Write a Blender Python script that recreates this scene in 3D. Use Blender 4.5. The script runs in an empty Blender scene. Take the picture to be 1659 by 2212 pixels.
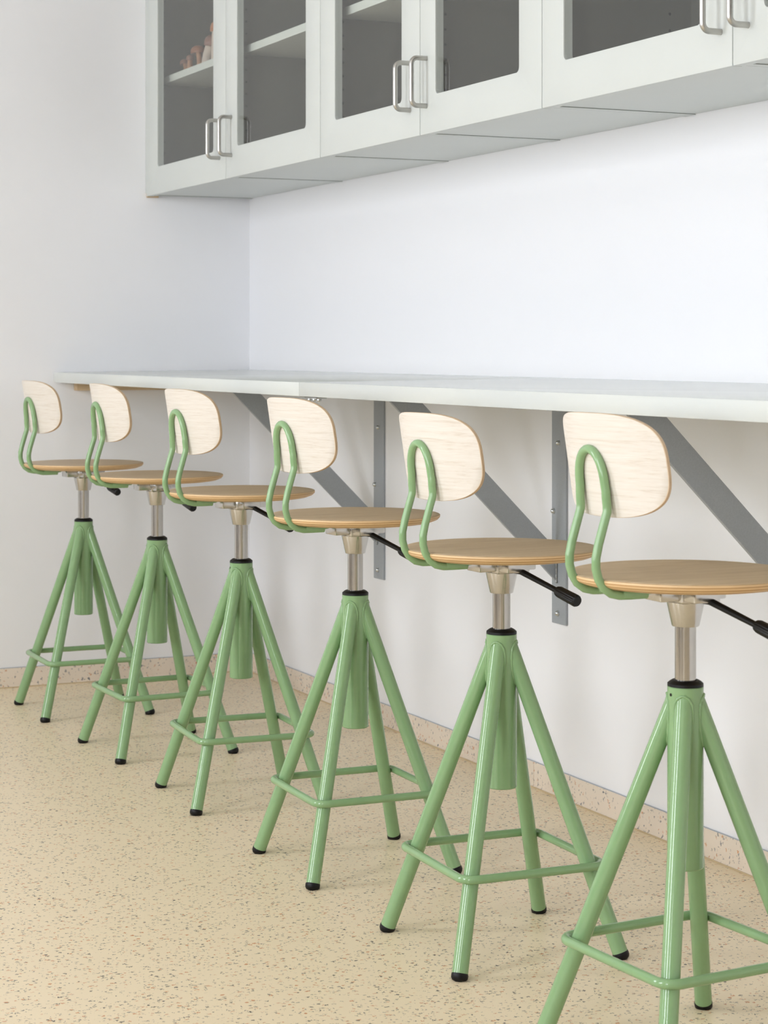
import bpy, bmesh, math, random
from mathutils import Vector, Matrix
PI = math.pi
rnd = random.Random(7)
scene = bpy.context.scene
COL = scene.collection

# ------------------------------------------------------------------ camera
F_PX, HORIZON = 4344.64, 753.46            # focal length and eye line in 1659x2212 pixels
cam = bpy.data.cameras.new('camera'); cam_o = bpy.data.objects.new('camera', cam); COL.objects.link(cam_o)
cam_o.location = (5.7110, -2.1723, 0.9743)
cam_o.rotation_euler = (PI / 2, 0, math.radians(65.3518))
cam.sensor_fit = 'HORIZONTAL'; cam.sensor_width = 36.0
cam.lens = F_PX / 1659 * 36
cam.shift_y = -(1106 - HORIZON) / 1659
cam.clip_start = 0.05
cam.dof.use_dof = True; cam.dof.focus_distance = 3.55; cam.dof.aperture_fstop = 18
scene.camera = cam_o

# ------------------------------------------------------------------ light
ROOM_X, ROOM_Y, ROOM_Z = 8.6, -4.2, 2.85
WINDOWS = [(1.1, 2.0), (3.3, 4.2), (5.6, 6.5)]       # x ranges of the three windows behind the viewer
WIN_Z0, WIN_Z1 = 0.65, 2.40
world = bpy.data.worlds.new('sky'); scene.world = world; world.use_nodes = True
bg = world.node_tree.nodes['Background']
bg.inputs['Color'].default_value = (0.80, 0.88, 1.0, 1); bg.inputs['Strength'].default_value = 0.6
WIN_POWER = 60
for k, (xa, xb) in enumerate(WINDOWS):
    L = bpy.data.lights.new('window_daylight', 'AREA'); L.shape = 'RECTANGLE'
    L.size = xb - xa - 0.1; L.size_y = WIN_Z1 - WIN_Z0 - 0.1
    L.energy = WIN_POWER; L.color = (0.91, 0.942, 1.0)
    o = bpy.data.objects.new('window_daylight', L); COL.objects.link(o)
    o.location = ((xa + xb) / 2, ROOM_Y - 0.02, (WIN_Z0 + WIN_Z1) / 2)
    o.rotation_euler = (PI / 2, 0, 0)                # shines towards +Y, into the room
vs = scene.view_settings
vs.view_transform = 'Standard'; vs.look = 'None'; vs.gamma = 1.0; vs.use_curve_mapping = False
vs.exposure = 0.0
scene.cycles.use_denoising = True
scene.cycles.diffuse_bounces = 4
scene.cycles.glossy_bounces = 3
scene.cycles.transmission_bounces = 2
scene.cycles.max_bounces = 7
scene.cycles.transparent_max_bounces = 10
scene.cycles.use_adaptive_sampling = True
scene.cycles.adaptive_threshold = 0.08
scene.cycles.adaptive_min_samples = 12
scene.cycles.caustics_reflective = False
scene.cycles.caustics_refractive = False
scene.cycles.sample_clamp_indirect = 6

# ------------------------------------------------------------------ material helpers
def lin(c):
    c = c / 255.0
    return c / 12.92 if c <= 0.04045 else ((c + 0.055) / 1.055) ** 2.4
def rgb(r, g, b): return (lin(r), lin(g), lin(b), 1.0)

class NT:
    def __init__(self, name):
        self.m = bpy.data.materials.new(name); self.m.use_nodes = True
        self.t = self.m.node_tree; self.n = self.t.nodes
        self.b = self.n['Principled BSDF']
    def add(self, kind, **kw):
        n = self.n.new(kind)
        for k, v in kw.items(): setattr(n, k, v)
        return n
    def link(self, a, b): self.t.links.new(a, b)
    def coords(self, scale=(1, 1, 1), rnd_amt=0.0):
        tc = self.add('ShaderNodeTexCoord'); mp = self.add('ShaderNodeMapping')
        mp.inputs['Scale'].default_value = scale
        self.link(tc.outputs['Object'], mp.inputs['Vector'])
        if rnd_amt:
            oi = self.add('ShaderNodeObjectInfo'); mu = self.add('ShaderNodeMath', operation='MULTIPLY')
            mu.inputs[1].default_value = rnd_amt
            self.link(oi.outputs['Random'], mu.inputs[0])
            cb = self.add('ShaderNodeCombineXYZ')
            for s in 'XYZ': self.link(mu.outputs[0], cb.inputs[s])
            self.link(cb.outputs[0], mp.inputs['Location'])
        return mp.outputs[0]
    def noise(self, vec, scale, detail=3, rough=0.5):
        n = self.add('ShaderNodeTexNoise'); n.inputs['Scale'].default_value = scale
        n.inputs['Detail'].default_value = detail; n.inputs['Roughness'].default_value = rough
        self.link(vec, n.inputs['Vector']); return n.outputs['Fac']
    def ramp(self, fac, stops, interp='LINEAR'):
        r = self.add('ShaderNodeValToRGB'); e = r.color_ramp.elements; r.color_ramp.interpolation = interp
        while len(e) < len(stops): e.new(0.5)
        for el, (p, c) in zip(e, stops): el.position = p; el.color = c
        self.link(fac, r.inputs[0]); return r.outputs[0]
    def mix(self, fac, a, b):
        m = self.add('ShaderNodeMix', data_type='RGBA')
        for sock, v in ((m.inputs[0], fac), (m.inputs[6], a), (m.inputs[7], b)):
            if hasattr(v, 'is_linked') or hasattr(v, 'links'): self.link(v, sock)
            else: sock.default_value = v
        return m.outputs[2]
    def math(self, op, a, b=None):
        m = self.add('ShaderNodeMath', operation=op)
        for i, v in enumerate((a, b)):
            if v is None: continue
            if hasattr(v, 'links'): self.link(v, m.inputs[i])
            else: m.inputs[i].default_value = v
        return m.outputs[0]
    def bump(self, h, strength=0.1, dist=0.001):
        b = self.add('ShaderNodeBump'); b.inputs['Strength'].default_value = strength; b.inputs['Distance'].default_value = dist
        self.link(h, b.inputs['Height']); self.link(b.outputs[0], self.b.inputs['Normal'])
    def set(self, **kw):
        for k, v in kw.items():
            s = self.b.inputs[k]
            if hasattr(v, 'links'): self.link(v, s)
            else: s.default_value = v
        return self

M = {}
def plain(name, col, rough, metallic=0.0, var=0.02, vscale=30, bump=0.0, bscale=400, spec=0.5):
    t = NT(name)
    if not var:
        t.set(**{'Base Color': col, 'Roughness': rough, 'Metallic': metallic, 'Specular IOR Level': spec}); M[name] = t.m; return t
    v = t.coords()
    n = t.noise(v, vscale, 1)
    hi = tuple(min(1, c * (1 + var)) for c in col[:3]) + (1,); lo = tuple(c * (1 - var) for c in col[:3]) + (1,)
    t.set(**{'Base Color': t.ramp(n, [(0.3, lo), (0.7, hi)]), 'Roughness': rough, 'Metallic': metallic, 'Specular IOR Level': spec})
    if bump: t.bump(t.noise(v, bscale, 2), bump, 0.0006)
    M[name] = t.m
    return t
plain('wall_paint', rgb(241, 241, 243), 0.75, var=0, spec=0.25)
plain('window_wall_paint', rgb(112, 100, 88), 0.7, var=0, spec=0.25)  # unseen wall, dark tone chosen to give the steel dark reflected stripes
plain('far_wall_paint', rgb(206, 202, 197), 0.7, var=0, spec=0.25)
plain('ceiling_paint', rgb(226, 226, 224), 0.9, var=0)
plain('cabinet_lacquer', rgb(204, 208, 204), 0.38, var=0.008, vscale=8)
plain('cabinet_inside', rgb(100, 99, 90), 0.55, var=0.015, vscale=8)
plain('shelf_laminate', rgb(222, 226, 219), 0.4, var=0.01, vscale=8)
plain('tabletop_laminate', rgb(208, 212, 208), 0.2, var=0.008, vscale=6)
plain('green_powder_coat', rgb(137, 171, 124), 0.13, var=0.015, vscale=60)
plain('grey_powder_coat', rgb(160, 165, 170), 0.42, var=0.04, vscale=350, bump=0.12, bscale=700)
plain('black_plastic', rgb(9, 9, 10), 0.42, var=0.05, spec=0.3)
plain('black_rubber', rgb(11, 10, 11), 0.45, var=0.05, spec=0.3)
plain('white_plastic', rgb(235, 235, 232), 0.4)
plain('zinc', rgb(200, 204, 206), 0.25, metallic=0.9, var=0.05, vscale=200)
plain('weld_metal', rgb(150, 152, 152), 0.4, metallic=0.7, var=0.12, vscale=400)
plain('dark_hole', rgb(40, 38, 36), 0.8)
plain('sealant', rgb(200, 178, 140), 0.5, var=0.04, vscale=20)
plain('grey_sealant', rgb(168, 172, 178), 0.5)
plain('window_frame_paint', rgb(235, 235, 232), 0.4)
plain('brushed_steel', rgb(186, 183, 178), 0.20, metallic=1.0, var=0.02)
t = plain('handle_steel', rgb(190, 188, 184), 0.34, metallic=1.0, var=0.02)
plain('cast_aluminium', rgb(196, 194, 190), 0.2, metallic=1.0, var=0.03, vscale=50)

# thin window glass of the cabinet doors
t = NT('cabinet_glass'); n = t.n; n.remove(t.b)
tr = t.add('ShaderNodeBsdfTransparent'); tr.inputs[0].default_value = (0.958, 0.968, 0.960, 1)
gl = t.add('ShaderNodeBsdfGlossy'); gl.inputs['Roughness'].default_value = 0.015
fr = t.add('ShaderNodeFresnel'); fr.inputs['IOR'].default_value = 1.45
mx = t.add('ShaderNodeMixShader'); 
geo = t.add('ShaderNodeNewGeometry')                 # same index on both faces of the pane
ior = t.add('ShaderNodeMapRange'); t.link(geo.outputs['Backfacing'], ior.inputs['Value'])
ior.inputs['To Min'].default_value = 1.45; ior.inputs['To Max'].default_value = 1 / 1.45
t.link(ior.outputs[0], fr.inputs['IOR'])
t.link(fr.outputs[0], mx.inputs[0]); t.link(tr.outputs[0], mx.inputs[1]); t.link(gl.outputs[0], mx.inputs[2])
t.link(mx.outputs[0], n['Material Output'].inputs['Surface']); M['cabinet_glass'] = t.m

def wood(name, light, mid, dark, scale, rough, rot=0.0, strength=1.0):
    t = NT(name)
    v = t.coords(scale, 7.3)
    a = t.noise(v, 1.0, 3, 0.62); b = t.noise(v, 3.7, 2, 0.6)
    s = t.math('ADD', t.math('MULTIPLY', a, 0.62), t.math('MULTIPLY', b, 0.38))
    c = t.ramp(s, [(0.30, dark), (0.47, mid), (0.66, light)])
    t.set(**{'Base Color': c, 'Roughness': rough, 'Specular IOR Level': 0.4})
    t.bump(s, 0.06, 0.0005)
    M[name] = t.m
wood('pale_ash_veneer', rgb(227, 221, 212), rgb(221, 213, 202), rgb(205, 193, 177), (3.2, 40, 300), 0.5)
wood('oak_veneer', rgb(212, 188, 154), rgb(203, 177, 141), rgb(188, 160, 123), (95, 6, 40), 0.42)
wood('pine_batten', rgb(214, 190, 156), rgb(202, 176, 140), rgb(186, 156, 118), (60, 4, 60), 0.6)

def plywood(name, axis, light, dark, thick):
    t = NT(name)
    tc = t.add('ShaderNodeTexCoord'); sp = t.add('ShaderNodeSeparateXYZ'); t.link(tc.outputs['Object'], sp.inputs[0])
    w = t.math('MULTIPLY', sp.outputs[axis], 2 * PI / thick)
    s = t.math('SINE', w)
    f = t.math('MULTIPLY_ADD', s, 0.5); f.node.inputs[2].default_value = 0.5
    n = t.noise(t.coords((60, 60, 500)), 1.0, 3)
    f2 = t.math('ADD', t.math('MULTIPLY', f, 0.75), t.math('MULTIPLY', n, 0.25))
    t.set(**{'Base Color': t.ramp(f2, [(0.2, dark), (0.75, light)]), 'Roughness': 0.5})
    M[name] = t.m
plywood('seat_plywood_edge', 2, rgb(226, 194, 148), rgb(190, 150, 102), 0.0042)
# back: plies follow the curved sheet, coloured by a face attribute layer (see make_backrest)
plain('ply_light', rgb(226, 203, 172), 0.55, var=0.04, vscale=90)
plain('ply_dark', rgb(196, 162, 124), 0.55, var=0.05, vscale=90)

# speckled sheet floor: angular chips in several colours scattered in a plain field (flat pattern in the sheet)
def speckle(name, base, chips, upright):
    t = NT(name)
    v = t.coords()
    if upright:                                        # unroll the strip: run along the wall, height
        sp = t.add('ShaderNodeSeparateXYZ'); t.link(v, sp.inputs[0])
        cb = t.add('ShaderNodeCombineXYZ'); t.link(t.math('SUBTRACT', sp.outputs[0], sp.outputs[1]), cb.inputs[0]); t.link(sp.outputs[2], cb.inputs[1])
        v = cb.outputs[0]
    nz = t.add('ShaderNodeTexNoise', noise_dimensions='2D'); nz.inputs['Scale'].default_value = 300; nz.inputs['Detail'].default_value = 0
    t.link(v, nz.inputs['Vector'])
    off = t.add('ShaderNodeVectorMath', operation='MULTIPLY_ADD')
    t.link(nz.outputs['Color'], off.inputs[0]); off.inputs[1].default_value = (0.006,) * 3; t.link(v, off.inputs[2])
    col = base
    for k, (c, sc, pr, sz) in enumerate(chips):
        mp = t.add('ShaderNodeMapping'); mp.inputs['Location'].default_value = (3.1 * k, 1.7 * k, 0)
        mp.inputs['Rotation'].default_value = (0, 0, 0.9 * k)
        mp.inputs['Scale'].default_value = (1, 0.72, 1)
        t.link(off.outputs[0], mp.inputs['Vector'])
        vo = t.add('ShaderNodeTexVoronoi', distance='MANHATTAN', voronoi_dimensions='2D'); vo.inputs['Scale'].default_value = sc
        t.link(mp.outputs[0], vo.inputs['Vector'])
        sx = t.add('ShaderNodeSeparateColor'); t.link(vo.outputs['Color'], sx.inputs[0])
        has = t.math('LESS_THAN', sx.outputs[0], pr)
        rad = t.math('MULTIPLY_ADD', sx.outputs[1], sz * 0.75); rad.node.inputs[2].default_value = sz * 0.35
        near = t.math('LESS_THAN', vo.outputs['Distance'], rad)
        fac = t.math('MULTIPLY', has, near)
        tone = t.mix(sx.outputs[2], c, tuple(x + (y - x) * 0.55 for x, y in zip(c, base)))
        col = t.mix(fac, col, tone)
    t.set(**{'Base Color': col, 'Roughness': 0.40, 'Specular IOR Level': 0.35})
    M[name] = t.m
FB = rgb(238, 220, 187)
speckle('speckled_floor', FB, [(rgb(70, 64, 54), 110, 0.30, 0.30), (rgb(204, 138, 84), 110, 0.24, 0.32), (rgb(110, 100, 84), 190, 0.26, 0.32)], False)
BB = rgb(230, 215, 196)
speckle('speckled_baseboard', BB, [(rgb(104, 106, 112), 100, 0.20, 0.34), (rgb(206, 150, 106), 100, 0.18, 0.34), (rgb(140, 132, 126), 180, 0.18, 0.34)], True)

def mushroom_mat(name, a, b, rough=0.45):
    t = NT(name); v = t.coords(); n = t.noise(v, 55, 4)
    t.set(**{'Base Color': t.ramp(n, [(0.3, a), (0.7, b)]), 'Roughness': rough}); M[name] = t.m
mushroom_mat('cap_brown', rgb(134, 84, 56), rgb(164, 104, 68))
mushroom_mat('cap_orange', rgb(162, 98, 54), rgb(186, 118, 70))
mushroom_mat('cap_mauve', rgb(122, 84, 72), rgb(148, 104, 88))
mushroom_mat('gills_dark', rgb(104, 74, 60), rgb(124, 88, 70))
mushroom_mat('stem_tan', rgb(172, 122, 90), rgb(196, 146, 110))
mushroom_mat('stem_white', rgb(204, 186, 172), rgb(220, 204, 190))

# ------------------------------------------------------------------ mesh helpers
def box(bm, x0, x1, y0, y1, z0, z1):
    vs_ = [bm.verts.new(p) for p in ((x0, y0, z0), (x1, y0, z0), (x1, y1, z0), (x0, y1, z0), (x0, y0, z1), (x1, y0, z1), (x1, y1, z1), (x0, y1, z1))]
    for f in ((0, 3, 2, 1), (4, 5, 6, 7), (0, 1, 5, 4), (1, 2, 6, 5), (2, 3, 7, 6), (3, 0, 4, 7)):
        bm.faces.new([vs_[i] for i in f])
    return vs_
def bevel_all(bm, w, seg=2):
    bmesh.ops.bevel(bm, geom=[e for e in bm.edges], offset=w, segments=seg, affect='EDGES', profile=0.5)
def tube(bm, path, r, seg=16, caps=True, closed=False, flatten=None):
    """sweep a circle along a polyline (list of Vectors); r may be a number or a list"""
    pts = [Vector(p) for p in path]; n = len(pts)
    tang = []
    for i in range(n):
        a = pts[(i - 1) % n] if (closed or i > 0) else pts[i]
        b = pts[(i + 1) % n] if (closed or i < n - 1) else pts[i]
        tang.append((b - a).normalized())
    ref = Vector((0, 0, 1)) if abs(tang[0].z) < 0.9 else Vector((1, 0, 0))
    u = tang[0].cross(ref).normalized(); rings = []
    for i in range(n):
        u = (u - tang[i] * u.dot(tang[i])).normalized(); w = tang[i].cross(u)
        rr = r[i] if isinstance(r, (list, tuple)) else r
        ring = []
        for k in range(seg):
            a = 2 * PI * k / seg
            ring.append(bm.verts.new(pts[i] + (u * math.cos(a) + w * math.sin(a)) * rr))
        rings.append(ring)
    m = n if closed else n - 1
    for i in range(m):
        A, B = rings[i], rings[(i + 1) % n]
        for k in range(seg):
            f = bm.faces.new((A[k], A[(k + 1) % seg], B[(k + 1) % seg], B[k])); f.smooth = True
    if caps and not closed:
        bm.faces.new(list(reversed(rings[0]))); bm.faces.new(rings[-1])
    return rings
def lathe(bm, prof, seg=40, mats=None, closed=False):
    """revolve (r, z) points round z; r = 0 gives a pole"""
    rings = []
    for r, z in prof:
        if r < 1e-6: rings.append([bm.verts.new((0, 0, z))])
        else: rings.append([bm.verts.new((r * math.cos(2 * PI * k / seg), r * math.sin(2 * PI * k / seg), z)) for k in range(seg)])
    for i in range(len(rings) - 1):
        A, B = rings[i], rings[i + 1]
        for k in range(seg):
            k2 = (k + 1) % seg
            if len(A) == 1 and len(B) == 1: continue
            if len(A) == 1: f = bm.faces.new((A[0], B[k], B[k2]))
            elif len(B) == 1: f = bm.faces.new((A[k], B[0], A[k2]))
            else: f = bm.faces.new((A[k], B[k], B[k2], A[k2]))
            f.smooth = True
            if mats: f.material_index = mats[i]
    return rings
def mesh(name, bm, mats, sharp=35):
    bmesh.ops.recalc_face_normals(bm, faces=bm.faces[:])
    me = bpy.data.meshes.new(name); bm.to_mesh(me); bm.free()
    for m in (mats if isinstance(mats, (list, tuple)) else [mats]): me.materials.append(M[m])
    for p in me.polygons: p.use_smooth = True
    me.set_sharp_from_angle(angle=math.radians(sharp))
    return me
def put(name, me, parent=None, loc=(0, 0, 0), rot=(0, 0, 0), **props):
    o = bpy.data.objects.new(name, me); COL.objects.link(o)
    o.parent = parent; o.location = loc; o.rotation_euler = rot
    for k, v in props.items(): o[k] = v
    return o
def thing(name, label, category, loc=(0, 0, 0), rot=(0, 0, 0), group=None):
    o = put(name, None, None, loc, rot, label=label, category=category)
    o.empty_display_size = 0.05
    if group: o['group'] = group
    return o
def boxmesh(name, dims, mat, bev=0.0, seg=2):
    bm = bmesh.new(); box(bm, *dims)
    if bev: bevel_all(bm, bev, seg)
    return mesh(name, bm, mat)
def struct(name, me, parent=None, **kw): return put(name, me, parent, kind='structure', **kw)

# ------------------------------------------------------------------ room shell
T = 0.12
struct('floor', boxmesh('floor', (-T, ROOM_X + T, ROOM_Y - T, T, -0.1, 0), 'speckled_floor'))
struct('ceiling', boxmesh('ceiling', (-T, ROOM_X + T, ROOM_Y - T, T, ROOM_Z, ROOM_Z + 0.1), 'ceiling_paint'))
struct('wall_back', boxmesh('wall_back', (-T, ROOM_X + T, 0, T, 0, ROOM_Z), 'wall_paint'))
struct('wall_left', boxmesh('wall_left', (-T, 0, ROOM_Y, 0, 0, ROOM_Z), 'wall_paint'))
struct('wall_right', boxmesh('wall_right', (ROOM_X, ROOM_X + T, ROOM_Y, 0, 0, ROOM_Z), 'far_wall_paint'))
bm = bmesh.new()
box(bm, -T, ROOM_X + T, ROOM_Y - T, ROOM_Y, 0, WIN_Z0); box(bm, -T, ROOM_X + T, ROOM_Y - T, ROOM_Y, WIN_Z1, ROOM_Z)
xs = [-T] + [x for w in WINDOWS for x in w] + [ROOM_X + T]
for i in range(0, len(xs), 2): box(bm, xs[i], xs[i + 1], ROOM_Y - T, ROOM_Y, WIN_Z0, WIN_Z1)
struct('wall_front', mesh('wall_front', bm, 'window_wall_paint'))
for k, (xa, xb) in enumerate(WINDOWS):
    bm = bmesh.new(); y0, y1 = ROOM_Y - 0.015, ROOM_Y + 0.045; w = 0.05
    box(bm, xa, xb, y0, y1, WIN_Z0, WIN_Z0 + w); box(bm, xa, xb, y0, y1, WIN_Z1 - w, WIN_Z1)
    for x in (xa, xb - w): box(bm, x, x + w, y0, y1, WIN_Z0 + w, WIN_Z1 - w)
    struct('window_%d' % (k + 1), mesh('window', bm, 'window_frame_paint'))

# coved speckled upstand along the walls, cut into strips, with the tan weld line at the floor
BH = 0.0555; BT = 0.004
def upstand(x0, x1):
    bm = bmesh.new()
    prof = [(0, 0), (-0.010, 0), (-0.0075, 0.0012), (-0.0055, 0.0035), (-BT, 0.008), (-BT, BH - 0.001), (-BT + 0.001, BH), (0, BH)]
    A = [bm.verts.new((x0, y, z)) for y, z in prof]; B = [bm.verts.new((x1, y, z)) for y, z in prof]
    n = len(prof)
    for i in range(n): bm.faces.new((A[i], A[(i + 1) % n], B[(i + 1) % n], B[i]))
    bm.faces.new(A[::-1]); bm.faces.new(B)
    return mesh('strip', bm, 'speckled_baseboard', 50)
def line_rod(a, b, r, mat):
    bm = bmesh.new(); tube(bm, [a, b], r, 8); return mesh('line', bm, mat)
bb = struct('baseboard_back', None)
cuts = [0.0, 1.784, 4.6, ROOM_X]
for a, b in zip(cuts[:-1], cuts[1:]): put('strip', upstand(a + 0.0006, b - 0.0006), bb)
put('weld_line', line_rod((0.006, -0.0088, 0.0006), (ROOM_X, -0.0088, 0.0006), 0.0022, 'sealant'), bb)
put('caulk_line', line_rod((0.004, -0.002, BH + 0.0002), (ROOM_X, -0.002, BH + 0.0002), 0.0014, 'grey_sealant'), bb)
bl = struct('baseboard_left', None)
# same profile turned onto the left wall: local x runs along -Y
for a, b in ((0.004, 2.6), (2.6, -ROOM_Y)): put('strip', upstand(a + 0.0006, b - 0.0006), bl, rot=(0, 0, -PI / 2)).scale = (1, -1, 1)
put('weld_line', line_rod((0.0088, -0.006, 0.0006), (0.0088, ROOM_Y, 0.0006), 0.0022, 'sealant'), bl)
put('caulk_line', line_rod((0.002, -0.004, BH + 0.0002), (0.002, ROOM_Y, BH + 0.0002), 0.0014, 'grey_sealant'), bl)

# ------------------------------------------------------------------ wall cabinets
ZB, ZT, DC, DT = 1.4252, 2.195, 0.3308, 0.019       # door bottom, top, depth to the door face, door thickness
PT = 0.018                                           # panel thickness
SHELF_Z = 1.7745
EDGES = [0.012, 0.692, 1.3364, 1.8793, 2.4071, 3.0293, 3.655]
OPEN = [(0.117, 0.594), (0.776, 1.2464), (1.4237, 1.7875), (1.953, 2.3167), (2.4885, 2.9389), (3.1143, 3.566)]
HX = [0.645, 0.737, 1.831, 1.9115, 2.997, 3.0725]
CLAB = ['pale grey wall cabinet against the left wall, mushroom figurines behind its glass',
        'second pale grey wall cabinet from the left wall, handle on its left stile',
        'third pale grey wall cabinet from the left wall, narrow with handle on right',
        'fourth pale grey wall cabinet from the left wall, narrow with handle on left',
        'fifth pale grey wall cabinet, wide glass door above the third stool bracket gap',
        'rightmost pale grey wall cabinet, mostly cut off by the photo edge']
CLAB[4] = 'wide pale grey wall cabinet, second from the right photo edge'
def door_mesh(x0, x1, o0, o1):
    """frame with a round-cornered opening; x, z in the plane, thickness along y"""
    g = 0.0012; X0, X1, Z0, Z1 = x0 + g, x1 - g, ZB, ZT
    oz0, oz1, R = 1.5047, ZT - 0.085, 0.011
    inner = []
    for cx, cz, a0 in ((o1 - R, oz0 + R, -90), (o1 - R, oz1 - R, 0), (o0 + R, oz1 - R, 90), (o0 + R, oz0 + R, 180)):
        for k in range(7):
            a = math.radians(a0 + 90 * k / 6); inner.append((cx + R * math.cos(a), cz + R * math.sin(a)))
    outer = []
    corners = [(X1, Z0), (X1, Z1), (X0, Z1), (X0, Z0)]
    bm = bmesh.new()
    yf, yb = -DC, -DC + DT
    layers = []
    for y in (yf, yb):
        I = [bm.verts.new((a, y, b)) for a, b in inner]; O = [bm.verts.new((a, y, b)) for a, b in corners]
        layers.append((I, O))
        for c in range(4):
            seg = I[c * 7:(c + 1) * 7]
            for k in range(6): bm.faces.new((seg[k], seg[k + 1], O[c]))
            c2 = (c + 1) % 4
            bm.faces.new((seg[6], I[c2 * 7], O[c2], O[c]))
    (I0, O0), (I1, O1) = layers
    n = len(I0)
    for k in range(n): bm.faces.new((I0[k], I0[(k + 1) % n], I1[(k + 1) % n], I1[k]))
    for k in range(4): bm.faces.new((O0[k], O0[(k + 1) % 4], O1[(k + 1) % 4], O1[k]))
    bmesh.ops.recalc_face_normals(bm, faces=bm.faces[:])
    edges = [e for e in bm.edges if len(e.link_faces) == 2 and e.calc_face_angle(0) > 1.2 and all(abs(v.co.y - yf) < 1e-6 for v in e.verts)]
    bmesh.ops.bevel(bm, geom=edges, offset=0.0012, segments=2, affect='EDGES', profile=0.5)
    return mesh('door', bm, 'cabinet_lacquer', 30)
def handle_mesh():
    """bent round bar, mounts 100 mm apart, standing 35 mm off the door (towards -y)"""
    r, h, d, cr = 0.0052, 0.100, 0.035, 0.013
    path = [Vector((0, 0.0, 0)), Vector((0, -d + cr, 0))]
    for k in range(1, 8):
        a = PI / 2 * k / 8; path.append(Vector((0, -d + cr - cr * math.sin(a), cr - cr * math.cos(a))))
    path.append(Vector((0, -d, cr))); path.append(Vector((0, -d, h / 2)))
    path.append(Vector((0, -d, h - cr)))
    for k in range(1, 8):
        a = PI / 2 * k / 8; path.append(Vector((0, -d + cr - cr * math.cos(a), h - cr + cr * math.sin(a))))
    path += [Vector((0, -d + cr, h)), Vector((0, 0, h))]
    bm = bmesh.new(); tube(bm, path, r, 16); return mesh('handle', bm, 'handle_steel')
H_ME = handle_mesh()
CY = -DC + DT + 0.003                                # front of the carcass, behind the door
for i in range(6):
    a, b = EDGES[i], EDGES[i + 1]
    c = thing('wall_cabinet', CLAB[i], 'cabinet', (a, 0, ZB), group='row of wall cabinets')
    off = (-a, 0, -ZB); z0 = ZB + 0.003
    def P(name, dims, mat, parent=c, bev=0.0006, **kw): return put(name, boxmesh(name, dims, mat, bev, 1), parent, off if parent is c else (0, 0, 0), **kw)
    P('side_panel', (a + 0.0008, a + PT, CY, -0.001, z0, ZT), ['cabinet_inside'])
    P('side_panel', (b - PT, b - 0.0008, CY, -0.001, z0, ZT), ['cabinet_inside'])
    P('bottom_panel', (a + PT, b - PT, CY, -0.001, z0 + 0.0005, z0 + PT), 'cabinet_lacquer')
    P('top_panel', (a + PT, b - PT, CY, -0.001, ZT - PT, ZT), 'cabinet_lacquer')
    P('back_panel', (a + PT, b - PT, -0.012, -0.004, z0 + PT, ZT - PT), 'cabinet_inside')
    # end edges of the sides seen from below are lacquered like the bottom
    for x0_, x1_ in ((a + 0.0008, a + PT), (b - PT, b - 0.0008)):
        P('edge_band', (x0_, x1_, CY, -0.001, z0 - 0.0012, z0 - 0.0001), 'cabinet_lacquer', bev=0)
    P('shelf', (a + PT + 0.001, b - PT - 0.001, -0.290, -0.014, SHELF_Z - 0.0205, SHELF_Z), 'shelf_laminate')
    bm = bmesh.new()
    for side, x in ((1, a + PT), (-1, b - PT)):
        for yy in (-0.2795, -0.06):
            for k in range(17):
                zz = 1.518 + 0.032 * k + 0.004
                if abs(zz - SHELF_Z + 0.01) < 0.014 or zz > ZT - 0.05: continue
                vsr = [bm.verts.new((x + side * 0.0003, yy + 0.003 * math.cos(q * PI / 6), zz + 0.003 * math.sin(q * PI / 6))) for q in range(12)]
                bm.faces.new(vsr)
    put('pin_holes', mesh('pin_holes', bm, 'dark_hole'), c, off, kind='stuff')
    d = put('door', door_mesh(a, b, *OPEN[i]), c, off)
    put('glass_pane', boxmesh('glass_pane', (OPEN[i][0] - 0.0, OPEN[i][1] + 0.0, -DC + 0.003, -DC + 0.007, 1.5047, ZT - 0.085), 'cabinet_glass'), d)
    put('handle', H_ME, d, (HX[i], -DC, 1.4838), label='brushed steel bar handle')
    if i == 0:
        P('filler_block', (0.0005, a, -DC + 0.004, -0.292, ZB - 0.003, ZB + 0.01), 'pine_batten')
        P('filler_strip', (0.0005, a, -DC + 0.001, -0.29, ZB + 0.01, ZT), 'cabinet_lacquer')

# ------------------------------------------------------------------ counter along the wall
def counter(x0, x1, round_left):
    """slab, 4 mm lower at the front than at the wall; front left corner rounded"""
    D, zb, zf, th = 0.6137, 0.9110, 0.9060, 0.029
    outline = [(x1, -0.0005), (x0, -0.0005)]
    if round_left:
        R = 0.028
        for k in range(9):
            a = PI + PI / 2 * k / 8; outline.append((x0 + R + R * math.cos(a), -D + R + R * math.sin(a)))
    else: outline.append((x0, -D))
    outline.append((x1, -D))
    zt = lambda y: zb + (zf - zb) * (-y / D)
    bm = bmesh.new()
    A = [bm.verts.new((x, y, zt(y))) for x, y in outline]; B = [bm.verts.new((x, y, zt(y) - th)) for x, y in outline]
    n = len(A); bm.faces.new(A); bm.faces.new(B[::-1])
    for k in range(n): bm.faces.new((A[k], B[k], B[(k + 1) % n], A[(k + 1) % n]))
    bmesh.ops.recalc_face_normals(bm, faces=bm.faces[:])
    ed = [e for e in bm.edges if e.calc_face_angle(0) > 1.0]
    bmesh.ops.bevel(bm, geom=ed, offset=0.0011, segments=2, affect='EDGES', profile=0.5)
    return mesh('worktop', bm, 'tabletop_laminate', 40)
SEAM = 1.897
put('worktop', counter(0.0015, SEAM - 0.0005, True), label='pale grey-green worktop section running into the left corner', category='worktop', group='worktop sections')
put('worktop', counter(SEAM + 0.0005, 4.72, False), label='pale grey-green worktop section continuing out of the right photo edge', category='worktop', group='worktop sections')
put('wall_batten', boxmesh('wall_batten', (0.001, 0.034, -0.548, -0.02, 0.853, 0.8765), 'pine_batten', 0.0012), label='bare wooden batten on the left wall under the worktop end', category='batten')
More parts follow.
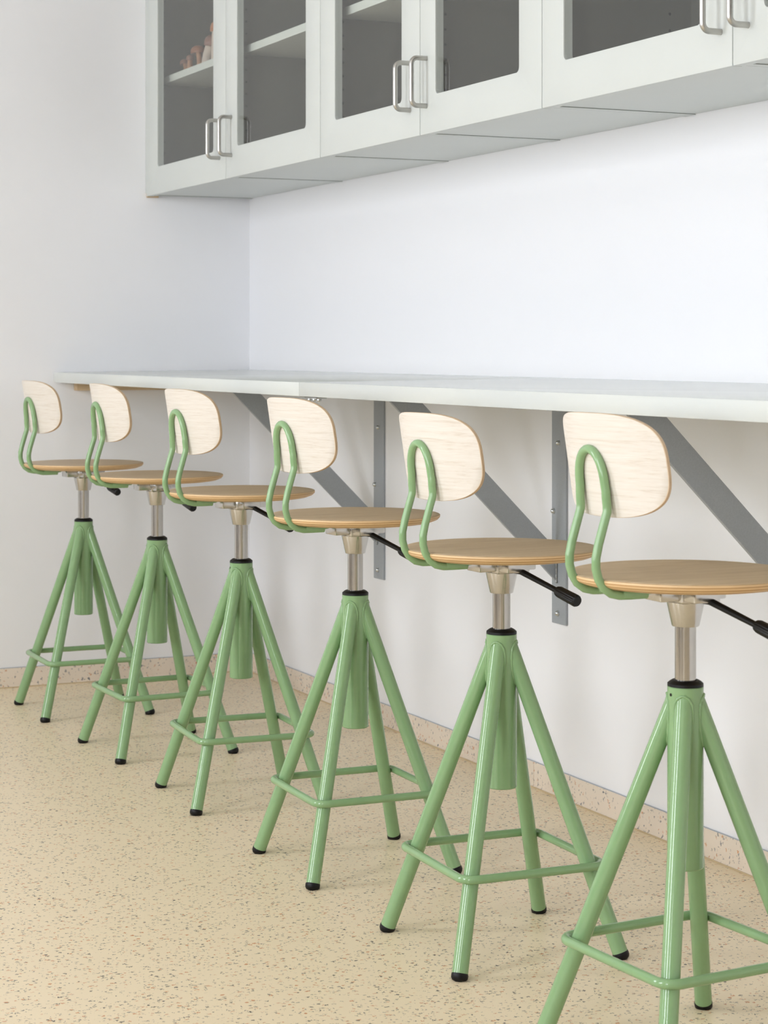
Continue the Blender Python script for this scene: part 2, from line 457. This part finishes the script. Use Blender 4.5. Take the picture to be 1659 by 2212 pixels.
# zinc fitting that joins the two worktops from below
jp = thing('joining_plate', 'small zinc joining plate under the worktop seam', 'metal plate', (SEAM, -0.595, 0.876))
put('plate', boxmesh('plate', (-0.012, 0.075, -0.012, 0.012, -0.003, -0.0002), 'zinc', 0.0008), jp)
bm = bmesh.new(); lathe(bm, [(0, -0.006), (0.003, -0.0055), (0.0048, -0.003), (0.0048, 0)], 16); sm = mesh('screw', bm, 'zinc')
for x in (0.012, 0.038, 0.062): put('screw', sm, jp, (x, 0, -0.003))

# ------------------------------------------------------------------ steel brackets
BLAB = ['grey steel bracket under the worktop nearest the left corner', 'middle grey steel bracket, below the worktop seam', 'grey steel bracket behind the nearest stool, upright hidden off the right edge']
bm = bmesh.new(); lathe(bm, [(0.0001, 0.0068), (0.0022, 0.0066), (0.0044, 0.0052), (0.0058, 0.0028), (0.0060, 0.0006), (0.0074, 0.0005), (0.0074, 0)], 20); bolt_me = mesh('bolt', bm, 'zinc')
def brace_mesh():
    bm = bmesh.new()
    # flat bar on edge in the y-z plane: lower edge from the wall up at 45 degrees
    pts = [(-0.0062, 0.4676), (-0.412, 0.8705), (-0.341, 0.8705), (-0.0062, 0.5376)]
    A = [bm.verts.new((-0.004, y, z)) for y, z in pts]; B = [bm.verts.new((0.004, y, z)) for y, z in pts]
    bm.faces.new(A); bm.faces.new(B[::-1])
    for k in range(4): bm.faces.new((A[k], A[(k + 1) % 4], B[(k + 1) % 4], B[k]))
    bmesh.ops.recalc_face_normals(bm, faces=bm.faces[:]); bevel_all(bm, 0.0008, 1)
    return mesh('brace', bm, 'grey_powder_coat')
brace_me = brace_mesh()
plate_me = boxmesh('wall_plate', (0, 0.0605, -0.006, -0.0004, 0.3765, 0.871), 'grey_powder_coat', 0.0008, 1)
bar_me = boxmesh('top_bar', (0.006, 0.056, -0.52, -0.0066, 0.8706, 0.8763), 'grey_powder_coat', 0.0008, 1)
bm = bmesh.new()
tube(bm, [Vector((0.0046 + 0.0006 * math.sin(k * 2.1), -0.0076, 0.4655 + 0.072 * k / 24)) for k in range(25)], [0.0028 + 0.0007 * math.sin(k * 1.7) for k in range(25)], 8)
weld_me = mesh('weld_bead', bm, 'weld_metal', 60)
for i, x in enumerate((0.925, 1.869, 2.813)):
    b_ = thing('shelf_bracket', BLAB[i], 'bracket', (x, 0, 0), group='worktop brackets')
    put('wall_plate', plate_me, b_)
    put('diagonal_brace', brace_me, b_, (0.019, 0, 0))
    put('top_bar', bar_me, b_)
    put('weld_bead', weld_me, b_, (0.019, 0, 0), label='shiny weld bead')
    for bx_, bz in ((0.030, 0.770), (0.0085, 0.6205), (0.027, 0.3995)):
        put('bolt', bolt_me, b_, (bx_, -0.006, bz), (PI / 2, 0, 0))

# ------------------------------------------------------------------ stools
HT, LT, RT = 0.5086, 0.251, 0.025                    # tube top, tube length, tube radius
LEG_R, R_TOP, R_FOOT = 0.0128, 0.0115, 0.2035
d_top = 0.012
def leg_axis(z): return R_TOP + (HT - d_top - z) * (R_FOOT - R_TOP) / (HT - d_top)
LDIR = Vector((R_FOOT - R_TOP, 0, -(HT - d_top))).normalized()      # down the leg, leg in the local x-z plane
P_TOP = Vector((R_TOP, 0, HT - d_top)); P_FOOT = Vector((R_FOOT, 0, 0))
CAP = 0.012
def stool_meshes():
    S = {}
    bm = bmesh.new()
    lathe(bm, [(0, HT - LT), (RT - 0.0015, HT - LT), (RT, HT - LT + 0.0015), (RT, HT - 0.001), (RT - 0.001, HT), (0.018, HT), (0.018, HT - 0.01), (0, HT - 0.01)], 48)
    S['column'] = mesh('column', bm, 'green_powder_coat', 30)
    bm = bmesh.new()
    lathe(bm, [(0.0152, HT + 0.0085), (0.0185, HT + 0.0085), (0.0215, HT + 0.0068), (0.0248, HT + 0.0040), (0.0250, HT + 0.0002), (0.0152, HT + 0.0002), (0.0152, HT + 0.0085)], 48)
    S['collar'] = mesh('collar', bm, 'black_plastic', 30)
    # leg: from just inside the tube to the rubber cap
    e = P_FOOT - LDIR * (CAP * 0.85)
    bm = bmesh.new(); tube(bm, [P_TOP + LDIR * 0.002, P_TOP + LDIR * 0.15, e], LEG_R, 28)
    S['leg'] = mesh('leg', bm, 'green_powder_coat')
    bm = bmesh.new()
    u = Vector((0, 1, 0)); rings = []
    # cap: cylinder round the leg end, its foot flattened onto the floor
    tube(bm, [e - LDIR * 0.0005, e + LDIR * 0.002, e + LDIR * (CAP * 0.55), e + LDIR * (CAP * 0.85), e + LDIR * (CAP * 1.05)], [LEG_R + 0.0002, LEG_R + 0.0007, LEG_R + 0.0005, LEG_R - 0.0015, LEG_R - 0.005], 28)
    for v_ in bm.verts: v_.co.z = max(v_.co.z, 0.0003)
    S['foot_cap'] = mesh('foot_cap', bm, 'black_rubber', 50)
    # weld bead: where the leg cylinder leaves the tube
    w_ = LDIR.cross(u); pts = []
    for k in range(40):
        a = 2 * PI * k / 40
        q = P_TOP + (u * math.cos(a) + w_ * math.sin(a)) * LEG_R
        lo_, hi_ = -0.06, 0.2
        f_ = lambda s: (q + LDIR * s).xy.length - RT
        ok = None
        s0 = hi_
        for j in range(261):                          # first crossing walking up from below
            s = hi_ - j * 0.001
            if f_(s) < 0: ok = s; break
        if ok is None: continue
        pnt = q + LDIR * ok
        if pnt.z < HT - 0.003 and pnt.x > 0: pts.append(pnt)
    # keep the arch ordered by angle round the leg, open at its lower end
    S['bead_pts'] = pts
    bm = bmesh.new()
    tube(bm, pts, [0.0021 + 0.0005 * math.sin(k * 2.3) for k in range(len(pts))], 8, closed=True)
    S['weld_bead'] = mesh('weld_bead', bm, 'green_powder_coat', 60)
    # footrest: square ring of round bar hugging the legs, rounded corners
    zr = 0.1465; rr = leg_axis(zr) + LEG_R / math.cos(0.37) + 0.0066; cr = 0.024
    s = rr / math.sqrt(2); path = []
    # rounded corner pulled in along the diagonal: move the corner out so the arc touches rr
    s = (rr + cr * (math.sqrt(2) - 1)) / math.sqrt(2)
    for cx, cy, a0 in ((1, 1, 0), (-1, 1, 90), (-1, -1, 180), (1, -1, 270)):
        for k in range(9):
            a = math.radians(a0 + 90 * k / 8)
            path.append(Vector((cx * (s - cr) + cr * math.cos(a), cy * (s - cr) + cr * math.sin(a), zr)))
    bm = bmesh.new(); tube(bm, path, 0.0069, 14, closed=True); S['footrest'] = mesh('footrest', bm, 'green_powder_coat')
    bm = bmesh.new()
    bmesh.ops.create_uvsphere(bm, u_segments=14, v_segments=8, radius=1)
    for v_ in bm.verts: v_.co = Vector((leg_axis(zr - 0.005) + LEG_R * 0.9 + v_.co.x * 0.0062, v_.co.y * 0.0085, zr - 0.0055 + v_.co.z * 0.0035))
    S['weld_spot'] = mesh('weld_spot', bm, 'green_powder_coat')
    bm = bmesh.new()
    tube(bm, [Vector((0, -RT + 0.001, HT - 0.0105)), Vector((0, -RT - 0.0004, HT - 0.0105))], 0.0022, 12)
    S['hole_dot'] = mesh('hole_dot', bm, 'black_plastic')  # black stub standing in for the small dark hole in the tube
    # ---- upper part; z is measured from the top of the seat rim
    bm = bmesh.new()
    lathe(bm, [(0.0146, -0.30), (0.0146, -0.070)], 40); S['post'] = mesh('post', bm, 'brushed_steel')
    bm = bmesh.new()
    # cast hub: faceted cone + spreader plate
    seg = 32
    prof = [(0.0150, -0.0755), (0.0184, -0.0755), (0.0191, -0.0745), (0.0262, -0.0420), (0.0255, -0.0405), (0.0, -0.0405)]
    lathe(bm, prof, seg)
    S['hub'] = mesh('hub', bm, 'cast_aluminium', 25)
    bm = bmesh.new()
    for ang in (0, PI / 2):                            # four flat arms
        b2 = bmesh.new(); box(b2, -0.054, 0.054, -0.021, 0.021, -0.0385, -0.0172); bevel_all(b2, 0.0025, 2)
        b2.transform(Matrix.Rotation(ang, 4, 'Z')); me_ = bpy.data.meshes.new('tmp'); b2.to_mesh(me_); b2.free(); bm.from_mesh(me_); bpy.data.meshes.remove(me_)
    b2 = bmesh.new(); box(b2, -0.027, 0.027, -0.024, 0.024, -0.0425, -0.0172); bevel_all(b2, 0.004, 3)
    me_ = bpy.data.meshes.new('tmp'); b2.to_mesh(me_); b2.free(); bm.from_mesh(me_); bpy.data.meshes.remove(me_)
    S['mount_plate'] = mesh('mount_plate', bm, 'cast_aluminium', 25)
    la = math.radians(9)
    ax = Vector((math.cos(la), math.sin(la), 0))
    p0, p1, p2 = ax * 0.012 + Vector((0, 0, -0.0330)), ax * 0.036 + Vector((0, 0, -0.0335)), ax * 0.142 + Vector((0, 0, -0.0610))
    bm = bmesh.new(); tube(bm, [p0, p1, p1.lerp(p2, 0.12), p2], [0.0085, 0.0080, 0.0052, 0.0044], 14); S['lever'] = mesh('lever', bm, 'black_plastic')
    gd = (p2 - p1).normalized(); bm = bmesh.new()
    g0 = p2 - gd * 0.006
    rings_ = tube(bm, [g0, g0 + gd * 0.001, g0 + gd * 0.006, g0 + gd * 0.046, g0 + gd * 0.049], [0.0055, 0.0078, 0.0092, 0.0098, 0.0082], 36)
    for ring in rings_[2:4]:                           # fine ribs along the grip
        c_ = sum((v_.co for v_ in ring), Vector()) / len(ring)
        for k, v_ in enumerate(ring):
            if k % 3 == 0: v_.co = c_ + (v_.co - c_) * 0.93
    S['lever_grip'] = mesh('lever_grip', bm, 'black_plastic', 20)
    bm = bmesh.new()
    prof = [(0, -0.0006), (0.10, -0.0004), (0.150, -0.0002), (0.1580, -0.0005), (0.1603, -0.0015), (0.1610, -0.0032), (0.1606, -0.0062), (0.1565, -0.0105), (0.1450, -0.0150), (0.132, -0.0170), (0, -0.0170)]
    lathe(bm, prof, 72, mats=[0, 0, 0, 0, 1, 1, 1, 1, 1, 0])
    S['seat'] = mesh('seat', bm, ['oak_veneer', 'seat_plywood_edge'], 40)
    # bent rod carrying the back: one run from under the seat, up round the U and back
    D = 0.034; TILT = 0.14
    side = [(-0.086, -0.0235), (-0.110, -0.0236), (-0.128, -0.0232), (-0.142, -0.0200), (-0.1535, -0.0120), (-0.1615, 0.000), (-0.1655, 0.014), (-0.1655, 0.028), (-0.1615, 0.046), (-0.1535, 0.072), (-0.1500, 0.083), (-0.1480, 0.090), (-0.1480, 0.097), (-0.1490, 0.106), (-0.1495, 0.118)]
    yb = lambda z: -0.1495 - TILT * (z - 0.118) * 0.9
    def splay(z): return D * (1.0 - 0.06 * max(0, min(1, (z - 0.09) / 0.05)))
    half = [Vector((splay(z), y, z)) for y, z in side]
    arch = []; z0 = 0.122; h = 0.0505
    for k in range(0, 17):
        a = PI * k / 16
        z = z0 + h * math.sin(a) ** 0.85
        arch.append(Vector((D * 0.94 * math.cos(a), yb(z), z)))
    path = half + arch + [Vector((-p.x, p.y, p.z)) for p in reversed(half)]
    bm = bmesh.new(); tube(bm, path, 0.0061, 16)
    for sx in (-1, 1):                                 # flattened blades screwed to the seat
        A = []
        prof_ = [(-0.132, 0.0058), (-0.112, 0.0064), (-0.078, 0.0064)]
        b2 = bmesh.new(); box(b2, sx * D - 0.0062, sx * D + 0.0062, -0.125, -0.0765, -0.0275, -0.0174); 
        for v_ in b2.verts:
            if v_.co.y > -0.1 and v_.co.z < -0.02: v_.co.z = -0.0225
        bevel_all(b2, 0.0016, 2)
        me_ = bpy.data.meshes.new('tmp'); b2.to_mesh(me_); b2.free(); bm.from_mesh(me_); bpy.data.meshes.remove(me_)
    b2 = bmesh.new(); box(b2, -D, D, -0.122, -0.104, -0.0255, -0.0215)
    me_ = bpy.data.meshes.new('tmp'); b2.to_mesh(me_); b2.free(); bm.from_mesh(me_); bpy.data.meshes.remove(me_)
    S['back_support'] = mesh('back_support', bm, 'green_powder_coat', 40)
    S['spacer'] = boxmesh('spacer', (0.010, 0.024, -0.129, -0.1225, -0.0265, -0.0185), 'white_plastic', 0.001, 1)
    # backrest: bent plywood shell
    w, Rc, zb_, zt_, nn, th = 0.1335, 0.235, 0.081, 0.2215, 3.0, 0.0092
    zc, hh = (zb_ + zt_) / 2, (zt_ - zb_) / 2
    N, K = 96, 12
    def P_(x, z, t_):
        yy = -0.1413 - 0.155 * (z - 0.095)
        R2 = Rc - t_
        ang = x / Rc
        return Vector((R2 * math.sin(ang), yy + Rc - R2 * math.cos(ang), z))
    def outl(k):
        t_ = 2 * PI * k / N; cx, sx = math.cos(t_), math.sin(t_)
        e_ = nn if sx < 0 else nn * 1.08
        return w * math.copysign(abs(cx) ** (2 / e_), cx), hh * math.copysign(abs(sx) ** (2 / e_), sx)
    bm = bmesh.new(); layers = []
    def grid(t_, mi, inset):
        rings = []
        for j in range(K + 1):
            q = j / K
            if j == 0: rings.append([bm.verts.new(P_(0, zc, t_))]); continue
            ring = []
            for k in range(N):
                x, z = outl(k)
                m_ = (1 - inset / w) if j == K else 1 * q if j < K else 1
                m_ = q * (1 - inset / w)
                ring.append(bm.verts.new(P_(x * m_, zc + z * m_, t_)))
            rings.append(ring)
        for j in range(K):
            A, B = rings[j], rings[j + 1]
            for k in range(N):
                k2 = (k + 1) % N
                f = bm.faces.new((A[0], B[k], B[k2]) if j == 0 else (A[k], B[k], B[k2], A[k2])); f.material_index = mi
        return rings[-1]
    back = grid(0.0, 0, 0.0010)
    plies = [0.0008, 0.0024, 0.0040, 0.0056, 0.0072, th - 0.0008]
    prev = back
    for j, tt in enumerate(plies):
        ring = [bm.verts.new(P_(outl(k)[0], zc + outl(k)[1], tt)) for k in range(N)]
        for k in range(N):
            f = bm.faces.new((prev[k], ring[k], ring[(k + 1) % N], prev[(k + 1) % N])); f.material_index = 1 if j % 2 == 0 else 2
        prev = ring
    front = grid(th, 0, 0.0010)
    for k in range(N):
        f = bm.faces.new((prev[k], front[k], front[(k + 1) % N], prev[(k + 1) % N])); f.material_index = 1
    S['backrest'] = mesh('backrest', bm, ['pale_ash_veneer', 'ply_light', 'ply_dark'], 40)
    return S
SM = stool_meshes()
STOOLS = [  # x, y, leg turn, seat turn (deg), seat height
    (0.4324, -0.6436, -0.6, 4.2, 0.668), (1.0160, -0.6276, 1.7, 0.6, 0.669), (1.5935, -0.6257, -3.4, 5.5, 0.667),
    (2.2222, -0.6313, -1.3, 5.1, 0.6625), (2.8006, -0.6253, -1.7, 3.2, 0.651), (3.3580, -0.6342, 4.3, 1.0, 0.667)]
SLAB = ['green four-legged stool with wooden seat, farthest left in the row',
        'second green wooden-seat stool from the left wall, overlapping the farthest one',
        'third green wooden-seat stool from the left wall, in front of the room corner',
        'fourth green wooden-seat stool from the left, beside the corner bracket upright',
        'green wooden-seat stool second from the right, its lever grip over the middle bracket',
        'nearest and largest green wooden-seat stool, feet cut off at the lower right']
for i, (x, y, la, sa, sz) in enumerate(STOOLS):
    st = thing('bar_stool', SLAB[i], 'stool', (x, y, 0), (0, 0, math.radians(la)), 'row of green stools at the worktop')
    put('column', SM['column'], st); put('collar', SM['collar'], st, label='black plastic collar')
    for a in (45, 135, 225, 315):
        lg = put('leg', SM['leg'], st, (0, 0, 0), (0, 0, math.radians(a)))
        put('foot_cap', SM['foot_cap'], lg, label='black rubber foot cap'); put('weld_bead', SM['weld_bead'], lg)
        put('weld_spot', SM['weld_spot'], lg)
    put('footrest', SM['footrest'], st)
    if i in (2, 5): put('hole_dot', SM['hole_dot'], st)
    up = dict(loc=(0, 0, sz), rot=(0, 0, math.radians(sa - la)))
    put('post', SM['post'], st, label='brushed steel gas post', **up)
    put('hub', SM['hub'], st, label='cast aluminium hub', **up)
    put('mount_plate', SM['mount_plate'], st, **up)
    lv = put('lever', SM['lever'], st, label='black height lever', **up); put('lever_grip', SM['lever_grip'], lv)
    put('seat', SM['seat'], st, label='round oak plywood seat', **up)
    bs = put('back_support', SM['back_support'], st, label='bent green rod carrying the backrest', **up)
    put('spacer', SM['spacer'], bs)
    put('backrest', SM['backrest'], st, label='curved pale plywood backrest', **up)

# ------------------------------------------------------------------ mushroom figurines in the first cabinet
def mushroom(parent, x, y, h, stem_r, cap_r, cap_h, lean, mats, tilt=0.0, stem_base=1.3):
    stem_m, cap_m, gill_m = mats
    bm = bmesh.new(); n = 9; path = []; rad = []
    for k in range(n):
        q = k / (n - 1)
        path.append(Vector((x + lean * q * q, y, h * q))); rad.append(stem_r * (stem_base * (1 - q) ** 2 + 1 - (1 - q) ** 2 * 1.0 + 0.15 * q))
    tube(bm, path, rad, 18)
    put('stem', mesh('stem', bm, stem_m, 60), parent)
    bm = bmesh.new()
    prof = [(stem_r * 0.8, 0.002), (cap_r * 0.55, -0.004), (cap_r * 0.93, -0.007), (cap_r, -0.004), (cap_r * 0.97, cap_h * 0.25), (cap_r * 0.82, cap_h * 0.62), (cap_r * 0.52, cap_h * 0.90), (cap_r * 0.2, cap_h), (0, cap_h)]
    lathe(bm, prof, 28, mats=[1, 1, 0, 0, 0, 0, 0, 0])
    put('cap', mesh('cap', bm, [cap_m, gill_m], 70), parent, (x + lean, y, h), (0, tilt, 0))
SZ = SHELF_Z + 0.0003
g = 'mushroom figurines on the cabinet shelf'
m1 = thing('mushroom_figurine', 'smallest mushroom figurine, twin mauve caps, leftmost on the shelf', 'figurine', (0.140, -0.250, SZ), group=g)
mushroom(m1, 0.0, 0, 0.036, 0.0050, 0.0135, 0.010, -0.018, ('stem_tan', 'cap_mauve', 'gills_dark'), -0.25, 2.0)
mushroom(m1, 0.030, 0, 0.043, 0.0065, 0.0115, 0.009, 0.004, ('stem_tan', 'cap_mauve', 'gills_dark'), 0.15, 1.8)
m2 = thing('mushroom_figurine', 'middle mushroom figurine with one broad brown cap on shelf', 'figurine', (0.258, -0.250, SZ), group=g)
mushroom(m2, 0, 0, 0.052, 0.0065, 0.0225, 0.017, -0.014, ('stem_tan', 'cap_brown', 'gills_dark'), -0.12, 1.5)
m3 = thing('mushroom_figurine', 'tallest mushroom figurine with pale stems and orange cap, beside the door stile', 'figurine', (0.318, -0.250, SZ), group=g)
mushroom(m3, 0.0, 0, 0.060, 0.0135, 0.022, 0.024, 0.040, ('stem_white', 'cap_mauve', 'stem_tan'), 0.15, 1.2)
mushroom(m3, 0.085, 0.0, 0.092, 0.0150, 0.023, 0.026, 0.008, ('stem_white', 'cap_orange', 'stem_white'), 0.05, 1.2)
